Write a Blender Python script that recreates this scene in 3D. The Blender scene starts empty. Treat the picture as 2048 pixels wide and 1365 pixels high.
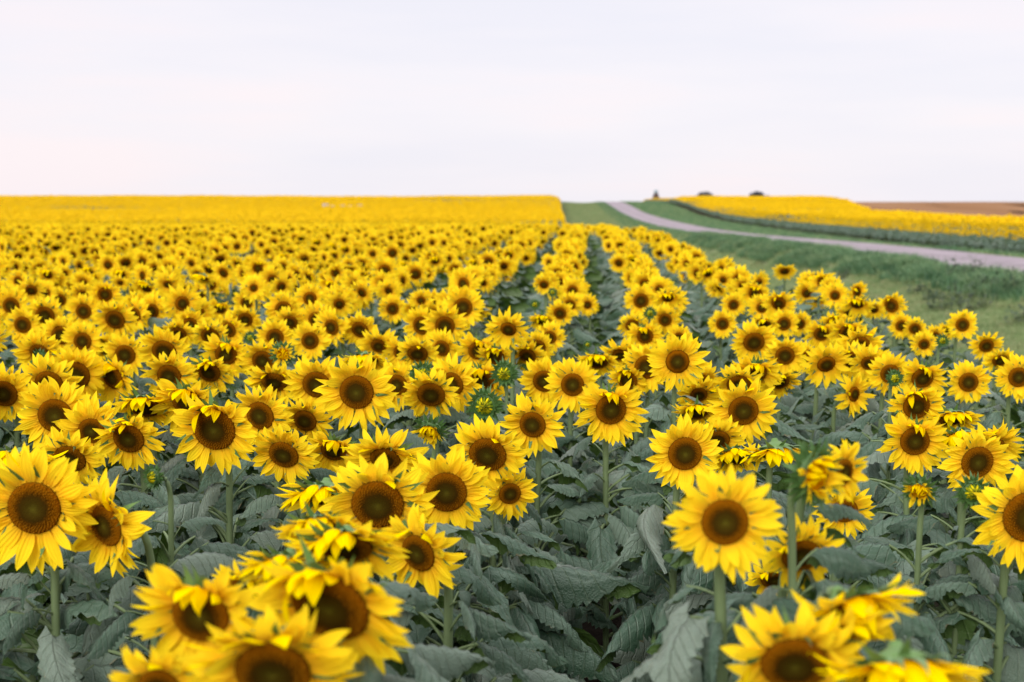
import bpy, math, random
import numpy as np
from mathutils import Matrix, Vector

R = math.radians
sc = bpy.context.scene
COL = sc.collection
F = 2048 * 50.0 / 36.0
CAMZ = 2.15
YAW, PITCH = R(1.753), R(5.77)

# ------------------------------------------------------------------ camera
cd = bpy.data.cameras.new('camera')
cam = bpy.data.objects.new('camera', cd)
COL.objects.link(cam)
cam.location = (0, 0, CAMZ)
cam.rotation_euler = (R(90) - PITCH, 0, YAW)
cd.lens, cd.sensor_width = 50, 36
cd.clip_start, cd.clip_end = 0.1, 20000
cd.dof.use_dof = True
cd.dof.focus_distance = 4.7
cd.dof.aperture_fstop = 3.5
sc.camera = cam
CM = Matrix.Rotation(YAW, 3, 'Z') @ Matrix.Rotation(R(90) - PITCH, 3, 'X')
CMI = CM.transposed()


def at(px, py, d):
    v = CM @ Vector(((px - 1024) / F, -(py - 682.5) / F, -1))
    return Vector((0, 0, CAMZ)) + v * (d / v.y)


def pix(p):
    v = CMI @ (Vector(p) - Vector((0, 0, CAMZ)))
    return 1024 - F * v.x / v.z, 682.5 + F * v.y / v.z


# ------------------------------------------------------------------ terrain (heights relative to the eye)
_ys = np.arange(-60, 4001, 1.0)


def _table(pts, s=7):
    v = np.interp(_ys, [p[0] for p in pts], [p[1] for p in pts])
    k = np.exp(-0.5 * (np.arange(-3 * s, 3 * s + 1) / s) ** 2)
    k /= k.sum()
    return np.convolve(np.pad(v, 3 * s, mode='edge'), k, mode='valid')


_B = _table([(-60, -2.15), (33, -2.15), (46, -2.4), (68, -3.2), (98, -3.5), (150, -3.78), (203, -3.72), (240, -3.5), (268, -3.0),
             (316, -1.6), (345, -1.22), (372, -1.18), (420, -1.7), (520, -4), (700, -9), (1200, -22), (4000, -90)])
_Rd = _table([(-60, -2.05), (41, -2.05), (55, -2.15), (80, -2.5), (115, -2.95), (150, -3.2), (190, -3.3), (225, -3.15), (261, -2.7),
              (300, -1.85), (341, -1.2), (370, -1.2), (420, -1.8), (520, -4.2), (700, -9), (1200, -22), (4000, -90)])


def sm(a, b, x):
    t = np.clip((x - a) / (b - a), 0, 1)
    return t * t * (3 - 2 * t)


def gz(x, y):
    """ground height in the world"""
    x = np.asarray(x, float); y = np.asarray(y, float)
    b = np.interp(y, _ys, _B)
    r = np.interp(y, _ys, _Rd)
    w = sm(9.0, 11.4, x) * (1 - sm(16.3, 21.5, x))
    z = b * (1 - w) + r * w
    z = z - 0.42 * sm(2.6, 6.5, x) * (1 - sm(8.5, 10.8, x)) * (1 - sm(60, 120, y) * 0.5)
    z = z + 0.55 * sm(24, 40, x) * (1 - sm(150, 230, y))
    z = z + 0.05 * np.sin(x * 0.31 + y * 0.045) * sm(30, 80, y) + 0.16 * np.sin(x * 0.047 + 0.8) * np.sin(x * 0.017 + 2.0) * sm(150, 320, y) * (1 - sm(-4, 4, x))
    return z + CAMZ


def shift(y):
    y = np.asarray(y, float)
    return 0.033 * 34 * np.tanh(y / 34.0)


_EY = [-20, 13, 18, 32, 90, 300, 325, 350, 500]
_EX = [2.5, 2.15, 1.95, 1.85, 1.0, 0.9, 0.5, -1.2, -2]


def edge(y):
    return np.interp(y, _EY, _EX)


def redge(y):
    return np.interp(y, [60, 318, 398, 403, 500], [26, 27, 27.3, 25.3, 29])


def rback(y):
    return np.interp(y, [60, 100, 190, 255, 300, 450], [32, 35, 43, 55, 61, 66])


# ------------------------------------------------------------------ materials
def N(nt, typ, **kw):
    n = nt.nodes.new(typ)
    for k, v in kw.items():
        setattr(n, k, v)
    return n


def mat(name, rough=0.6, spec=0.3):
    m = bpy.data.materials.new(name)
    m.use_nodes = True
    nt = m.node_tree
    p = nt.nodes['Principled BSDF']
    p.inputs['Roughness'].default_value = rough
    p.inputs['Specular IOR Level'].default_value = spec
    if spec == 0:
        p.inputs['IOR'].default_value = 1.0
    return m, nt, p, nt.nodes['Material Output']


def ramp(nt, fac, stops, interp='LINEAR'):
    r = N(nt, 'ShaderNodeValToRGB')
    r.color_ramp.interpolation = interp
    e = r.color_ramp.elements
    while len(e) < len(stops):
        e.new(0.5)
    for el, (pos, c) in zip(e, stops):
        el.position = pos
        el.color = (*c, 1)
    if fac is not None:
        nt.links.new(fac, r.inputs[0])
    return r.outputs[0]


def mixc(nt, fac, a, b, mode='MIX'):
    n = N(nt, 'ShaderNodeMix', data_type='RGBA', blend_type=mode)
    for s, v in ((n.inputs[0], fac), (n.inputs[6], a), (n.inputs[7], b)):
        if isinstance(v, (int, float)):
            s.default_value = v
        elif isinstance(v, tuple):
            s.default_value = (*v, 1)
        else:
            nt.links.new(v, s)
    return n.outputs[2]


def math_(nt, op, a, b=None, c=None):
    n = N(nt, 'ShaderNodeMath', operation=op)
    for i, v in enumerate((a, b, c)):
        if v is None:
            continue
        if isinstance(v, (int, float)):
            n.inputs[i].default_value = v
        else:
            nt.links.new(v, n.inputs[i])
    return n.outputs[0]


def attr(nt, name):
    n = N(nt, 'ShaderNodeAttribute', attribute_name=name)
    return n.outputs['Fac']


def noise(nt, scale, detail=3, coord='Object', rough=0.55, stretch=None):
    tc = N(nt, 'ShaderNodeTexCoord')
    out = tc.outputs[coord]
    if stretch:
        mp = N(nt, 'ShaderNodeMapping')
        mp.inputs['Scale'].default_value = stretch
        nt.links.new(out, mp.inputs[0]); out = mp.outputs[0]
    n = N(nt, 'ShaderNodeTexNoise')
    n.inputs['Scale'].default_value = scale
    n.inputs['Detail'].default_value = detail
    n.inputs['Roughness'].default_value = rough
    nt.links.new(out, n.inputs['Vector'])
    return n.outputs['Fac']


def bump(nt, p, h, strength, dist):
    b = N(nt, 'ShaderNodeBump')
    b.inputs['Strength'].default_value = strength
    b.inputs['Distance'].default_value = dist
    nt.links.new(h, b.inputs['Height'])
    nt.links.new(b.outputs[0], p.inputs['Normal'])


def translucent(nt, p, out, col, fac):
    t = N(nt, 'ShaderNodeBsdfTranslucent')
    if isinstance(col, tuple):
        t.inputs[0].default_value = (*col, 1)
    else:
        nt.links.new(col, t.inputs[0])
    mx = N(nt, 'ShaderNodeMixShader')
    mx.inputs[0].default_value = fac
    nt.links.new(p.outputs[0], mx.inputs[1]); nt.links.new(t.outputs[0], mx.inputs[2])
    nt.links.new(mx.outputs[0], out.inputs[0])


def backface(nt):
    return N(nt, 'ShaderNodeNewGeometry').outputs['Backfacing']


def make_petal_mat():
    m, nt, p, out = mat('petal_yellow', 0.7, 0)
    u = attr(nt, 'u'); v = attr(nt, 'v'); r = attr(nt, 'r')
    c = ramp(nt, u, [(0.0, (0.70, 0.26, 0.0)), (0.16, (0.93, 0.52, 0.0)), (0.40, (0.96, 0.71, 0.0)), (1.0, (0.97, 0.80, 0.0))])
    # fine lengthwise veins and a slow tint that differs from petal to petal
    st = math_(nt, 'SINE', math_(nt, 'MULTIPLY', v, 21.0))
    st = math_(nt, 'MULTIPLY_ADD', st, 0.07, 0.08)
    c = mixc(nt, st, c, (0.80, 0.40, 0.001))
    c = mixc(nt, math_(nt, 'MULTIPLY', r, 0.30), c, (0.95, 0.58, 0.0))
    c = mixc(nt, math_(nt, 'MULTIPLY', backface(nt), 0.35), c, (0.92, 0.66, 0.05))
    nt.links.new(c, p.inputs['Base Color'])
    h = math_(nt, 'ADD', math_(nt, 'SINE', math_(nt, 'MULTIPLY', v, 12.0)), math_(nt, 'MULTIPLY', noise(nt, 9, 3), 2.0))
    bump(nt, p, h, 0.4, 0.002)
    translucent(nt, p, out, c, 0.38)
    return m


def make_disc_mat():
    m, nt, p, out = mat('disc_brown', 0.8, 0)
    r = attr(nt, 'r'); u = attr(nt, 'u')
    n = noise(nt, 26, 2)
    rr = math_(nt, 'ADD', r, math_(nt, 'MULTIPLY_ADD', n, 0.16, -0.08))
    c = ramp(nt, rr, [(0.0, (0.070, 0.058, 0.006)), (0.2, (0.044, 0.030, 0.003)), (0.50, (0.034, 0.017, 0.002)), (0.66, (0.085, 0.029, 0.001)),
                      (0.82, (0.18, 0.062, 0.001)), (0.93, (0.19, 0.060, 0.001)), (1.0, (0.10, 0.045, 0.002))])
    tip = ramp(nt, rr, [(0.0, (0.10, 0.085, 0.012)), (0.5, (0.055, 0.032, 0.004)), (0.68, (0.34, 0.14, 0.008)), (1.0, (0.42, 0.18, 0.010))])
    c = mixc(nt, math_(nt, 'MULTIPLY', u, 0.7), c, tip)
    nt.links.new(c, p.inputs['Base Color'])
    return m


def make_green_mat(name, top, under, rough=0.55, trans=0.2):
    m, nt, p, out = mat(name, rough, 0.3)
    n = noise(nt, 14, 3)
    c = mixc(nt, n, tuple(x * 0.75 for x in top), tuple(min(1, x * 1.25) for x in top))
    c = mixc(nt, backface(nt), c, under)
    nt.links.new(c, p.inputs['Base Color'])
    if trans:
        translucent(nt, p, out, under, trans)
    return m


def make_leaf_mat():
    m, nt, p, out = mat('leaf_grey_green', 0.42, 0.5)
    u = attr(nt, 'u'); v = attr(nt, 'v'); r = attr(nt, 'r')
    oi = N(nt, 'ShaderNodeObjectInfo').outputs['Random']
    k = math_(nt, 'FRACT', math_(nt, 'ADD', math_(nt, 'MULTIPLY', oi, 7.31), r))
    c = ramp(nt, k, [(0.0, (0.009, 0.042, 0.016)), (0.3, (0.019, 0.066, 0.030)), (0.55, (0.039, 0.096, 0.052)), (0.8, (0.075, 0.130, 0.082)), (1.0, (0.130, 0.162, 0.124))])
    # pale lengthwise streaks of dust and hairs
    cv = N(nt, 'ShaderNodeCombineXYZ')
    nt.links.new(math_(nt, 'MULTIPLY', u, 2.2), cv.inputs[0]); nt.links.new(math_(nt, 'MULTIPLY', v, 6.0), cv.inputs[1])
    nt.links.new(math_(nt, 'MULTIPLY', k, 40.0), cv.inputs[2])
    sn = N(nt, 'ShaderNodeTexNoise'); sn.inputs['Scale'].default_value = 1.0; sn.inputs['Detail'].default_value = 5
    nt.links.new(cv.outputs[0], sn.inputs['Vector'])
    stk = ramp(nt, sn.outputs['Fac'], [(0.42, (0, 0, 0)), (0.68, (1, 1, 1))])
    c = mixc(nt, math_(nt, 'MULTIPLY', stk, 0.50), c, (0.140, 0.205, 0.15))
    n = noise(nt, 18, 4)
    c = mixc(nt, math_(nt, 'MULTIPLY', n, 0.25), c, (0.13, 0.175, 0.13))
    rim = math_(nt, 'MULTIPLY', math_(nt, 'GREATER_THAN', math_(nt, 'ADD', math_(nt, 'ABSOLUTE', v), math_(nt, 'MULTIPLY', noise(nt, 7, 4), 0.5)), 1.27), 0.6)
    c = mixc(nt, rim, c, (0.16, 0.13, 0.06))
    av = math_(nt, 'ABSOLUTE', v)
    # side veins run forward from the midrib
    q = math_(nt, 'FRACT', math_(nt, 'MULTIPLY', math_(nt, 'SUBTRACT', u, math_(nt, 'MULTIPLY', av, 0.22)), 8.0))
    vein = math_(nt, 'SUBTRACT', 1.0, math_(nt, 'MINIMUM', 1.0, math_(nt, 'MULTIPLY', math_(nt, 'ABSOLUTE', math_(nt, 'SUBTRACT', q, 0.5)), 9.0)))
    rib = math_(nt, 'SUBTRACT', 1.0, math_(nt, 'MINIMUM', 1.0, math_(nt, 'MULTIPLY', av, 18.0)))
    vn = math_(nt, 'MAXIMUM', math_(nt, 'MULTIPLY', vein, 0.55), rib)
    c = mixc(nt, math_(nt, 'MULTIPLY', vn, 0.40), c, (0.21, 0.26, 0.18))
    c = mixc(nt, math_(nt, 'MULTIPLY', backface(nt), 0.9), c, (0.065, 0.125, 0.022))
    nt.links.new(c, p.inputs['Base Color'])
    hh = math_(nt, 'ADD', math_(nt, 'MULTIPLY', vn, -0.7), math_(nt, 'MULTIPLY', noise(nt, 60, 3), 0.6))
    bump(nt, p, hh, 0.9, 0.008)
    translucent(nt, p, out, (0.06, 0.12, 0.01), 0.10)
    return m


M_PETAL = make_petal_mat()
M_DISC = make_disc_mat()
M_LEAF = make_leaf_mat()
M_BRACT = make_green_mat('bract_green', (0.12, 0.20, 0.075), (0.10, 0.19, 0.05), 0.55, 0.15)
M_BUD = make_green_mat('bud_green', (0.06, 0.13, 0.045), (0.055, 0.12, 0.03), 0.5, 0.1)
M_STALK = make_green_mat('stalk_green', (0.115, 0.165, 0.07), (0.1, 0.15, 0.06), 0.6, 0)
def make_bud_mat():
    m, nt, p, out = mat('unripe_petal', 0.6, 0)
    c = ramp(nt, attr(nt, 'r'), [(0.0, (0.06, 0.13, 0.02)), (0.45, (0.22, 0.26, 0.01)), (0.8, (0.62, 0.50, 0.005)), (1.0, (0.75, 0.60, 0.005))])
    c = mixc(nt, math_(nt, 'POWER', attr(nt, 'u'), 3.0), c, (0.10, 0.11, 0.01))
    nt.links.new(c, p.inputs['Base Color'])
    return m


M_BUDPETAL = make_bud_mat()


# ------------------------------------------------------------------ mesh building
class MB:
    def __init__(self):
        self.v, self.f, self.m, self.a = [], [], [], []

    def add(self, vs, fs, mi=0, at_=None):
        o = len(self.v)
        self.v += [tuple(p) for p in vs]
        self.f += [tuple(i + o for i in q) for q in fs]
        self.m += [mi] * len(fs)
        self.a += at_ if at_ else [(0, 0, 0)] * len(vs)

    def join(self, other, M=None, mi=None, radd=0):
        vs = [M @ Vector(p) for p in other.v] if M else other.v
        o = len(self.v)
        self.v += [tuple(p) for p in vs]
        self.f += [tuple(i + o for i in q) for q in other.f]
        self.m += [mi] * len(other.f) if mi is not None else other.m
        self.a += [(a, b, (c + radd) % 1.0 if radd else c) for a, b, c in other.a]

    def mesh(self, name, mats, smooth=True):
        me = bpy.data.meshes.new(name)
        me.from_pydata(self.v, [], self.f)
        for m in (mats if isinstance(mats, (list, tuple)) else [mats]):
            me.materials.append(m)
        if self.f:
            me.polygons.foreach_set('material_index', self.m)
            me.polygons.foreach_set('use_smooth', [smooth] * len(self.f))
        A = np.array(self.a, dtype=np.float32).reshape(-1, 3)
        for i, k in enumerate('uvr'):
            a = me.attributes.new(k, 'FLOAT', 'POINT')
            a.data.foreach_set('value', A[:, i].copy())
        me.update()
        return me


def link(name, me, parent=None, M=None):
    o = bpy.data.objects.new(name, me)
    COL.objects.link(o)
    if parent:
        o.parent = parent
    if M is not None:
        o.matrix_local = M
    return o


def tag(o, label=None, cat=None, group=None, kind=None):
    if label: o['label'] = label
    if cat: o['category'] = cat
    if group: o['group'] = group
    if kind: o['kind'] = kind
    return o


def grid_faces(nt, ns):
    return [(i * (ns + 1) + j, i * (ns + 1) + j + 1, (i + 1) * (ns + 1) + j + 1, (i + 1) * (ns + 1) + j) for i in range(nt) for j in range(ns)]


def petal_f(t):
    return (0.42 + 0.58 * (1 - (1 - t / 0.42) ** 2)) if t < 0.42 else max(0.015, 1 - ((t - 0.42) / 0.58) ** 2.1)


def bract_f(t):
    return max(0.02, (1 - t) ** 1.5 * (0.75 + 0.9 * t))


def blade(mb, ang, r0, z0, L, w, elev, curl, twist, nt, ns, mi, rnd, prof=petal_f, cup=0.25, side=0.0, curl2=0.0):
    """one petal or bract growing outwards from a rim point"""
    er = Vector((math.cos(ang), math.sin(ang), 0)); et = Vector((-math.sin(ang), math.cos(ang), 0)); ez = Vector((0, 0, 1))
    P = er * r0 + ez * z0
    vs, at_ = [], []
    for i in range(nt + 1):
        t = i / nt
        ph = elev + curl * t + curl2 * t * t
        d = er * math.cos(ph) + ez * math.sin(ph) + et * side * t
        n = -er * math.sin(ph) + ez * math.cos(ph)
        tw = twist * t
        ta = et * math.cos(tw) + n * math.sin(tw); na = n * math.cos(tw) - et * math.sin(tw)
        f = prof(t) * w
        for j in range(ns + 1):
            s = -1 + 2 * j / ns
            vs.append(P + ta * (s * f) + na * (cup * f * (s * s - 0.3)))
            at_.append((t, s, rnd))
        if i < nt:
            P = P + d * (L / nt)
    mb.add(vs, grid_faces(nt, ns), mi, at_)


def lathe(mb, prof, n, mi, attf=None):
    vs, at_ = [], []
    for (r, z) in prof:
        for k in range(n):
            a = 2 * math.pi * k / n
            vs.append((r * math.cos(a), r * math.sin(a), z))
            at_.append(attf(r, z) if attf else (0, 0, 0))
    fs = [(i * n + k, i * n + (k + 1) % n, (i + 1) * n + (k + 1) % n, (i + 1) * n + k) for i in range(len(prof) - 1) for k in range(n)]
    mb.add(vs, fs, mi, at_)


def tube(mb, pts, radii, n, mi):
    vs, fs = [], []
    pts = [Vector(p) for p in pts]
    for i, p in enumerate(pts):
        d = (pts[min(i + 1, len(pts) - 1)] - pts[max(i - 1, 0)]).normalized()
        a = d.orthogonal().normalized() if abs(d.z) < 0.9 else Vector((1, 0, 0)).cross(d).normalized()
        b = d.cross(a)
        for k in range(n):
            th = 2 * math.pi * k / n
            vs.append(p + (a * math.cos(th) + b * math.sin(th)) * radii[i])
    for i in range(len(pts) - 1):
        for k in range(n):
            fs.append((i * n + k, i * n + (k + 1) % n, (i + 1) * n + (k + 1) % n, (i + 1) * n + k))
    mb.add(vs, fs, mi)


# --- flower heads; a head is 1 unit across, faces +Z, its top is +Y
def petals(seed, rd, fold=0.0, wild=0.3, detail=2, nP=34):
    rng = random.Random(seed)
    mb = MB()
    nt, ns = [(2, 1), (4, 2), (9, 4)][detail]
    for layer in range(2):
        n = nP // 2 + 6
        for k in range(n):
            a = 2 * math.pi * (k + 0.5 * layer + rng.uniform(-0.28, 0.28)) / n
            up = max(0, math.sin(a)) ** 2.2
            L = (0.5 - rd) * rng.uniform(1.05, 1.36) * (1.07 if layer else 0.97)
            el = R(rng.gauss(16 if layer == 0 else 0, 14))
            cu = R(rng.gauss(-12, 28)); c2 = 0.0
            side = rng.gauss(0, 0.16)
            if wild and rng.random() < wild:
                cu = R(rng.uniform(-75, 70)); side *= 2
            if fold:
                f = fold * up * rng.uniform(0.35, 1.25)
                el += R(38) * f; cu += R(95) * f
            if not fold and up > 0.3:
                el += R(14) * up; cu += R(rng.uniform(-25, 30)) * up
            blade(mb, a, rd * 0.97, -0.012 * (1 + layer), L, rng.uniform(0.046, 0.072) * (1.5 if detail == 0 else 1), el, cu, rng.gauss(0, 0.5), nt, ns, 0,
                  rng.random(), cup=rng.uniform(-0.2, 0.7), side=side)
    return mb


def disc(seed, rd, nflor=360):
    rng = random.Random(seed)
    mb = MB()
    dome = lambda r: 0.055 * (1 - (r / rd) ** 2) - 0.03 * math.exp(-(r / (0.35 * rd)) ** 2)
    n = 28 if nflor else 10
    prof = [(max(rd * q, 1e-4), dome(rd * q)) for q in ([1.0, 0.9, 0.75, 0.6, 0.45, 0.3, 0.15, 0.0] if nflor else [1.0, 0.6, 0.0])]
    lathe(mb, [(rd * 1.01, -0.03)] + prof, n, 0, lambda r, z: (0, 0, r / rd))
    for i in range(nflor):
        q = math.sqrt((i + 0.5) / nflor)
        r = rd * q * 0.985
        a = i * 2.399963 + rng.uniform(-0.04, 0.04)
        s = rd * 0.98 * math.sqrt(1 / nflor) * (0.85 if q > 0.5 else 0.7)
        h = (0.034 if 0.6 < q < 0.97 else 0.010) * rng.uniform(0.6, 1.25)
        c = Vector((r * math.cos(a), r * math.sin(a), dome(r) - 0.003))
        er = Vector((math.cos(a), math.sin(a), 0)); et = Vector((-math.sin(a), math.cos(a), 0))
        rj = min(0.995, max(0, q + rng.uniform(-0.035, 0.035)))
        vs = [c + er * s, c + et * s, c - er * s, c - et * s, c + Vector((0, 0, h)) + er * s * rng.uniform(0, 0.9)]
        mb.add(vs, [(0, 1, 4), (1, 2, 4), (2, 3, 4), (3, 0, 4)], 0, [(0, 0, rj)] * 4 + [(rng.uniform(0.4, 1.0), 0, rj)])
    return mb


def calyx(seed, rd, detail=2, n=13):
    """green back of the head with its pointed bracts"""
    rng = random.Random(seed)
    mb = MB()
    lathe(mb, [(rd * 0.99, -0.02), (rd * 1.0, -0.045), (rd * 0.8, -0.09), (rd * 0.45, -0.13), (0.055, -0.16), (0.04, -0.2)], 16 if detail == 2 else 8, 0)
    for layer in range(2 if detail else 1):
        for k in range(n):
            a = 2 * math.pi * (k + 0.5 * layer + rng.uniform(-0.3, 0.3)) / n
            blade(mb, a, rd * (0.98 - 0.1 * layer), -0.035 - 0.03 * layer, rng.uniform(0.17, 0.29), rng.uniform(0.05, 0.07), R(rng.gauss(8, 18)), R(rng.gauss(10, 35)),
                  rng.gauss(0, 0.4), 6 if detail == 2 else 3, 2, 0, rng.random(), prof=bract_f, side=rng.gauss(0, 0.2))
    return mb


def bud_calyx(seed, openness):
    """bud: rings of overlapping green bracts around the closed centre"""
    rng = random.Random(seed)
    mb = MB()
    lathe(mb, [(0.30, 0.03), (0.40, -0.02), (0.42, -0.10), (0.34, -0.22), (0.18, -0.30), (0.08, -0.34), (0.06, -0.4)], 18, 0)
    for layer, (n, r0, z0, el, L) in enumerate([(18, 0.36, 0.02, 55, 0.30), (17, 0.41, -0.05, 28, 0.34), (15, 0.42, -0.11, 6, 0.34), (12, 0.36, -0.19, -14, 0.30)]):
        for k in range(n):
            a = 2 * math.pi * (k + 0.5 * layer + rng.uniform(-0.25, 0.25)) / n
            blade(mb, a, r0, z0, L * rng.uniform(0.8, 1.2), 0.095, R(el - 25 * openness + rng.gauss(0, 8)), R(rng.gauss(25 if layer < 2 else -10, 28)), rng.gauss(0, 0.2), 6, 2, 0,
                  rng.random(), prof=bract_f, side=rng.gauss(0, 0.12))
    return mb


def bud_petals(seed, openness):
    rng = random.Random(seed)
    mb = MB()
    for layer in range(3):
        n = 20
        for k in range(n):
            a = 2 * math.pi * (k + rng.random()) / n
            if openness > 0.5 and rng.random() < 0.6:
                blade(mb, a, 0.30, 0.02, rng.uniform(0.22, 0.5), 0.06, R(rng.uniform(15, 100)), R(rng.uniform(-40, 60)), rng.gauss(0, 0.5), 6, 2, 0, rng.random(), side=rng.gauss(0, 0.25))
            else:
                blade(mb, a, 0.31 - 0.07 * layer, 0.02, rng.uniform(0.22, 0.36), 0.032, R(rng.uniform(105, 150) - 14 * layer), R(rng.uniform(20, 60)), 0.1, 5, 2, 0, rng.random())
    lathe(mb, [(0.31, 0.0), (0.18, 0.02), (0.001, 0.0)], 14, 0)
    return mb


# --- leaves: petiole from the origin along +X, blade drooping at its end
def leaf(seed, detail=2, pet=0.5, droop=1.0):
    """unit length blade of 1; petiole length pet"""
    rng = random.Random(seed)
    mb = MB()
    nt, ns = [(5, 2), (9, 4), (22, 8)][detail]
    e0 = R(rng.uniform(30, 60))
    pts, P = [], Vector((0, 0, 0))
    kk = 5 if detail == 2 else 3
    for i in range(kk + 1):
        pts.append(P.copy())
        e = e0 - R(30) * i / kk
        P = P + Vector((math.cos(e), 0, math.sin(e))) * (pet / kk)
    tube(mb, pts, [0.022 - 0.006 * i / kk for i in range(kk + 1)], 6 if detail == 2 else 3, 1)
    P = pts[-1].copy()
    el = e0 - R(rng.uniform(38, 62))
    dr = R(rng.uniform(25, 85)) * droop
    wing = rng.uniform(0.35, 1.5); roll = rng.gauss(0, 0.3); roll1 = rng.gauss(0, 1.3); bend = rng.gauss(0, 0.5)
    ph1, ph2 = rng.uniform(0, 6), rng.uniform(0, 6)
    W = rng.choice([rng.uniform(0.13, 0.20), rng.uniform(0.17, 0.26)])
    r = rng.random()
    vs, at_ = [], []
    yo = 0.0
    for i in range(nt + 1):
        t = i / nt
        e = el - dr * (t ** 1.15)
        d = Vector((math.cos(e), 0, math.sin(e))); n = Vector((-math.sin(e), 0, math.cos(e)))
        f = W * (max(t, 0.001) ** 0.42) * ((1 - t) ** 0.95) * 2.02
        if t < 0.05:
            f = W * 0.42
        if i == nt:
            f = 0.004
        for j in range(ns + 1):
            s = -1 + 2 * j / ns
            ff = f
            if detail and abs(s) > 0.99 and 0 < i < nt:
                ff *= 1 + (0.10 if detail == 2 else 0.05) * (1 if i % 2 else -1)
            y = s * ff
            lobe = -0.17 * (abs(s) ** 1.6) * max(0, 1 - t * 3.2)
            h = -wing * abs(y) * (0.5 + abs(s) * 0.6) + 0.06 * math.sin(ph1 + t * 9 + (3 if s > 0 else 0)) * abs(s) ** 1.5 + 0.03 * math.sin(ph2 + t * 15 + s * 4) * abs(s)
            h += (roll + roll1 * t * t) * y + 0.012 * math.cos(t * 50) * (1 - abs(s)) * (detail == 2)
            vs.append(P + d * lobe + n * h + Vector((0, y * math.cos(wing * abs(s) * 0.7) + yo, 0)))
            at_.append((t, s, r))
        P = P + d * (1.0 / nt)
        yo += bend * t / nt
    # rows run along +X, so list them so that the upper side faces up
    fs = [tuple(reversed(q)) for q in grid_faces(nt, ns)]
    mb.add(vs, fs, 0, at_)
    return mb


LEAVES = [leaf(100 + i, 2, 0.48 + 0.07 * (i % 4)).mesh('leaf_mesh', [M_LEAF, M_STALK]) for i in range(14)]
MIDLEAF = [leaf(200 + i, 1) for i in range(6)]
FARLEAF = [leaf(300 + i, 0) for i in range(4)]

# fold, wild, disc radius, number of petals
HEADSPEC = [(0, .25, .225, 34), (0, .3, .245, 36), (0, .35, .215, 32), (0, .2, .235, 38), (0, .45, .25, 32), (0, .3, .20, 34),
            (.8, .3, .24, 34), (1.1, .35, .25, 34), (.9, .4, .225, 32), (.55, .4, .23, 36),
            (0, .5, .19, 30), (.3, .5, .26, 36), (0, .6, .22, 28), (1.3, .5, .21, 32), (.2, .3, .265, 38), (0, .4, .18, 34)]
HEADS = []
for i, (fo, wi, rd, n) in enumerate(HEADSPEC):
    HEADS.append((calyx(40 + i, rd).mesh('flower_head_mesh', M_BRACT), petals(10 + i, rd, fo, wi, 2, n).mesh('petal_ring_mesh', M_PETAL), disc(70 + i, rd).mesh('disc_mesh', M_DISC)))
MIDHEADS = []
for i, (fo, wi, rd, n) in enumerate(HEADSPEC):
    MIDHEADS.append((calyx(40 + i, rd, 1, 9), petals(10 + i, rd * 0.93, fo, wi, 1, n - 4), disc(70 + i, rd * 0.93, 0)))
MIDHEADS_ME = [(a.mesh('flower_head_mesh', M_BRACT), b.mesh('petal_ring_mesh', M_PETAL), c.mesh('disc_mesh', M_DISC)) for a, b, c in MIDHEADS]
BUDS = [(bud_calyx(500 + i, o).mesh('bud_mesh', M_BUD), bud_petals(520 + i, o).mesh('bud_petal_mesh', M_PETAL if o > 0.5 else M_BUDPETAL)) for i, o in enumerate([0.0, 0.15, 0.8, 1.0])]


def head_rot(yaw, nod, roll=0):
    return (Matrix.Rotation(R(yaw), 3, 'Z') @ Matrix.Rotation(R(90 + nod), 3, 'X') @ Matrix.Rotation(R(roll), 3, 'Z'))


def stalk_pts(top, n, drop=0.17, k=9):
    """from the ground at the origin up to the back of the head at TOP, arriving along n"""
    top = Vector(top)
    p1 = top - n * 0.07 - Vector((0, 0, 0)) ; p1 = Vector((top.x - n.x * drop * 0.8, top.y - n.y * drop * 0.8, top.z + 0.01 - max(0, -n.z) * 0.02))
    p0 = Vector((p1.x * 0.75, p1.y * 0.75, max(0.2, top.z - drop * 1.6)))
    pts = [Vector((0, 0, -0.05)), Vector((p0.x * 0.15, p0.y * 0.15, p0.z * 0.35)), Vector((p0.x * 0.55, p0.y * 0.55, p0.z * 0.72))]
    for i in range(k):
        t = i / (k - 1)
        pts.append(p0 * (1 - t) ** 2 + p1 * (2 * t * (1 - t)) + top * t * t)
    return pts


def along(pts, h):
    for a, b in zip(pts, pts[1:]):
        if a.z <= h <= b.z:
            t = (h - a.z) / max(1e-6, b.z - a.z)
            return a.lerp(b, t)
    return pts[3]


def leaf_set(rng, H, n, big=1.0):
    """heights, azimuths and lengths of a plant's leaves"""
    out = []
    a0 = rng.uniform(0, 360)
    for i in range(n):
        q = (i + rng.uniform(0.1, 0.9)) / n
        h = H * (0.24 + 0.62 * q ** 0.85)
        s = (0.31 - 0.11 * max(0, q - 0.5) / 0.5) * rng.uniform(0.65, 1.2) * big
        az = (0 if (i + int(a0)) % 2 else 180) + rng.gauss(0, 42) if rng.random() < 0.72 else rng.uniform(0, 360)
        out.append((h, az, s, rng.uniform(-16, 12)))
    # small leaves close under the head
    for i in range(2):
        out.append((H * rng.uniform(0.84, 0.92), rng.uniform(0, 360), rng.uniform(0.09, 0.14), rng.uniform(-10, 15)))
    return out


def leafM(p, az, s, tilt):
    return Matrix.Translation(p) @ (Matrix.Rotation(R(az), 4, 'Z') @ Matrix.Rotation(R(-tilt), 4, 'Y')) @ Matrix.Scale(s, 4)


def plant_root(name, base, label, group):
    o = bpy.data.objects.new(name, None)
    o.empty_display_size = 0.1
    COL.objects.link(o)
    o.location = base
    return tag(o, label, 'sunflower', group)


SKINS = []


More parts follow.
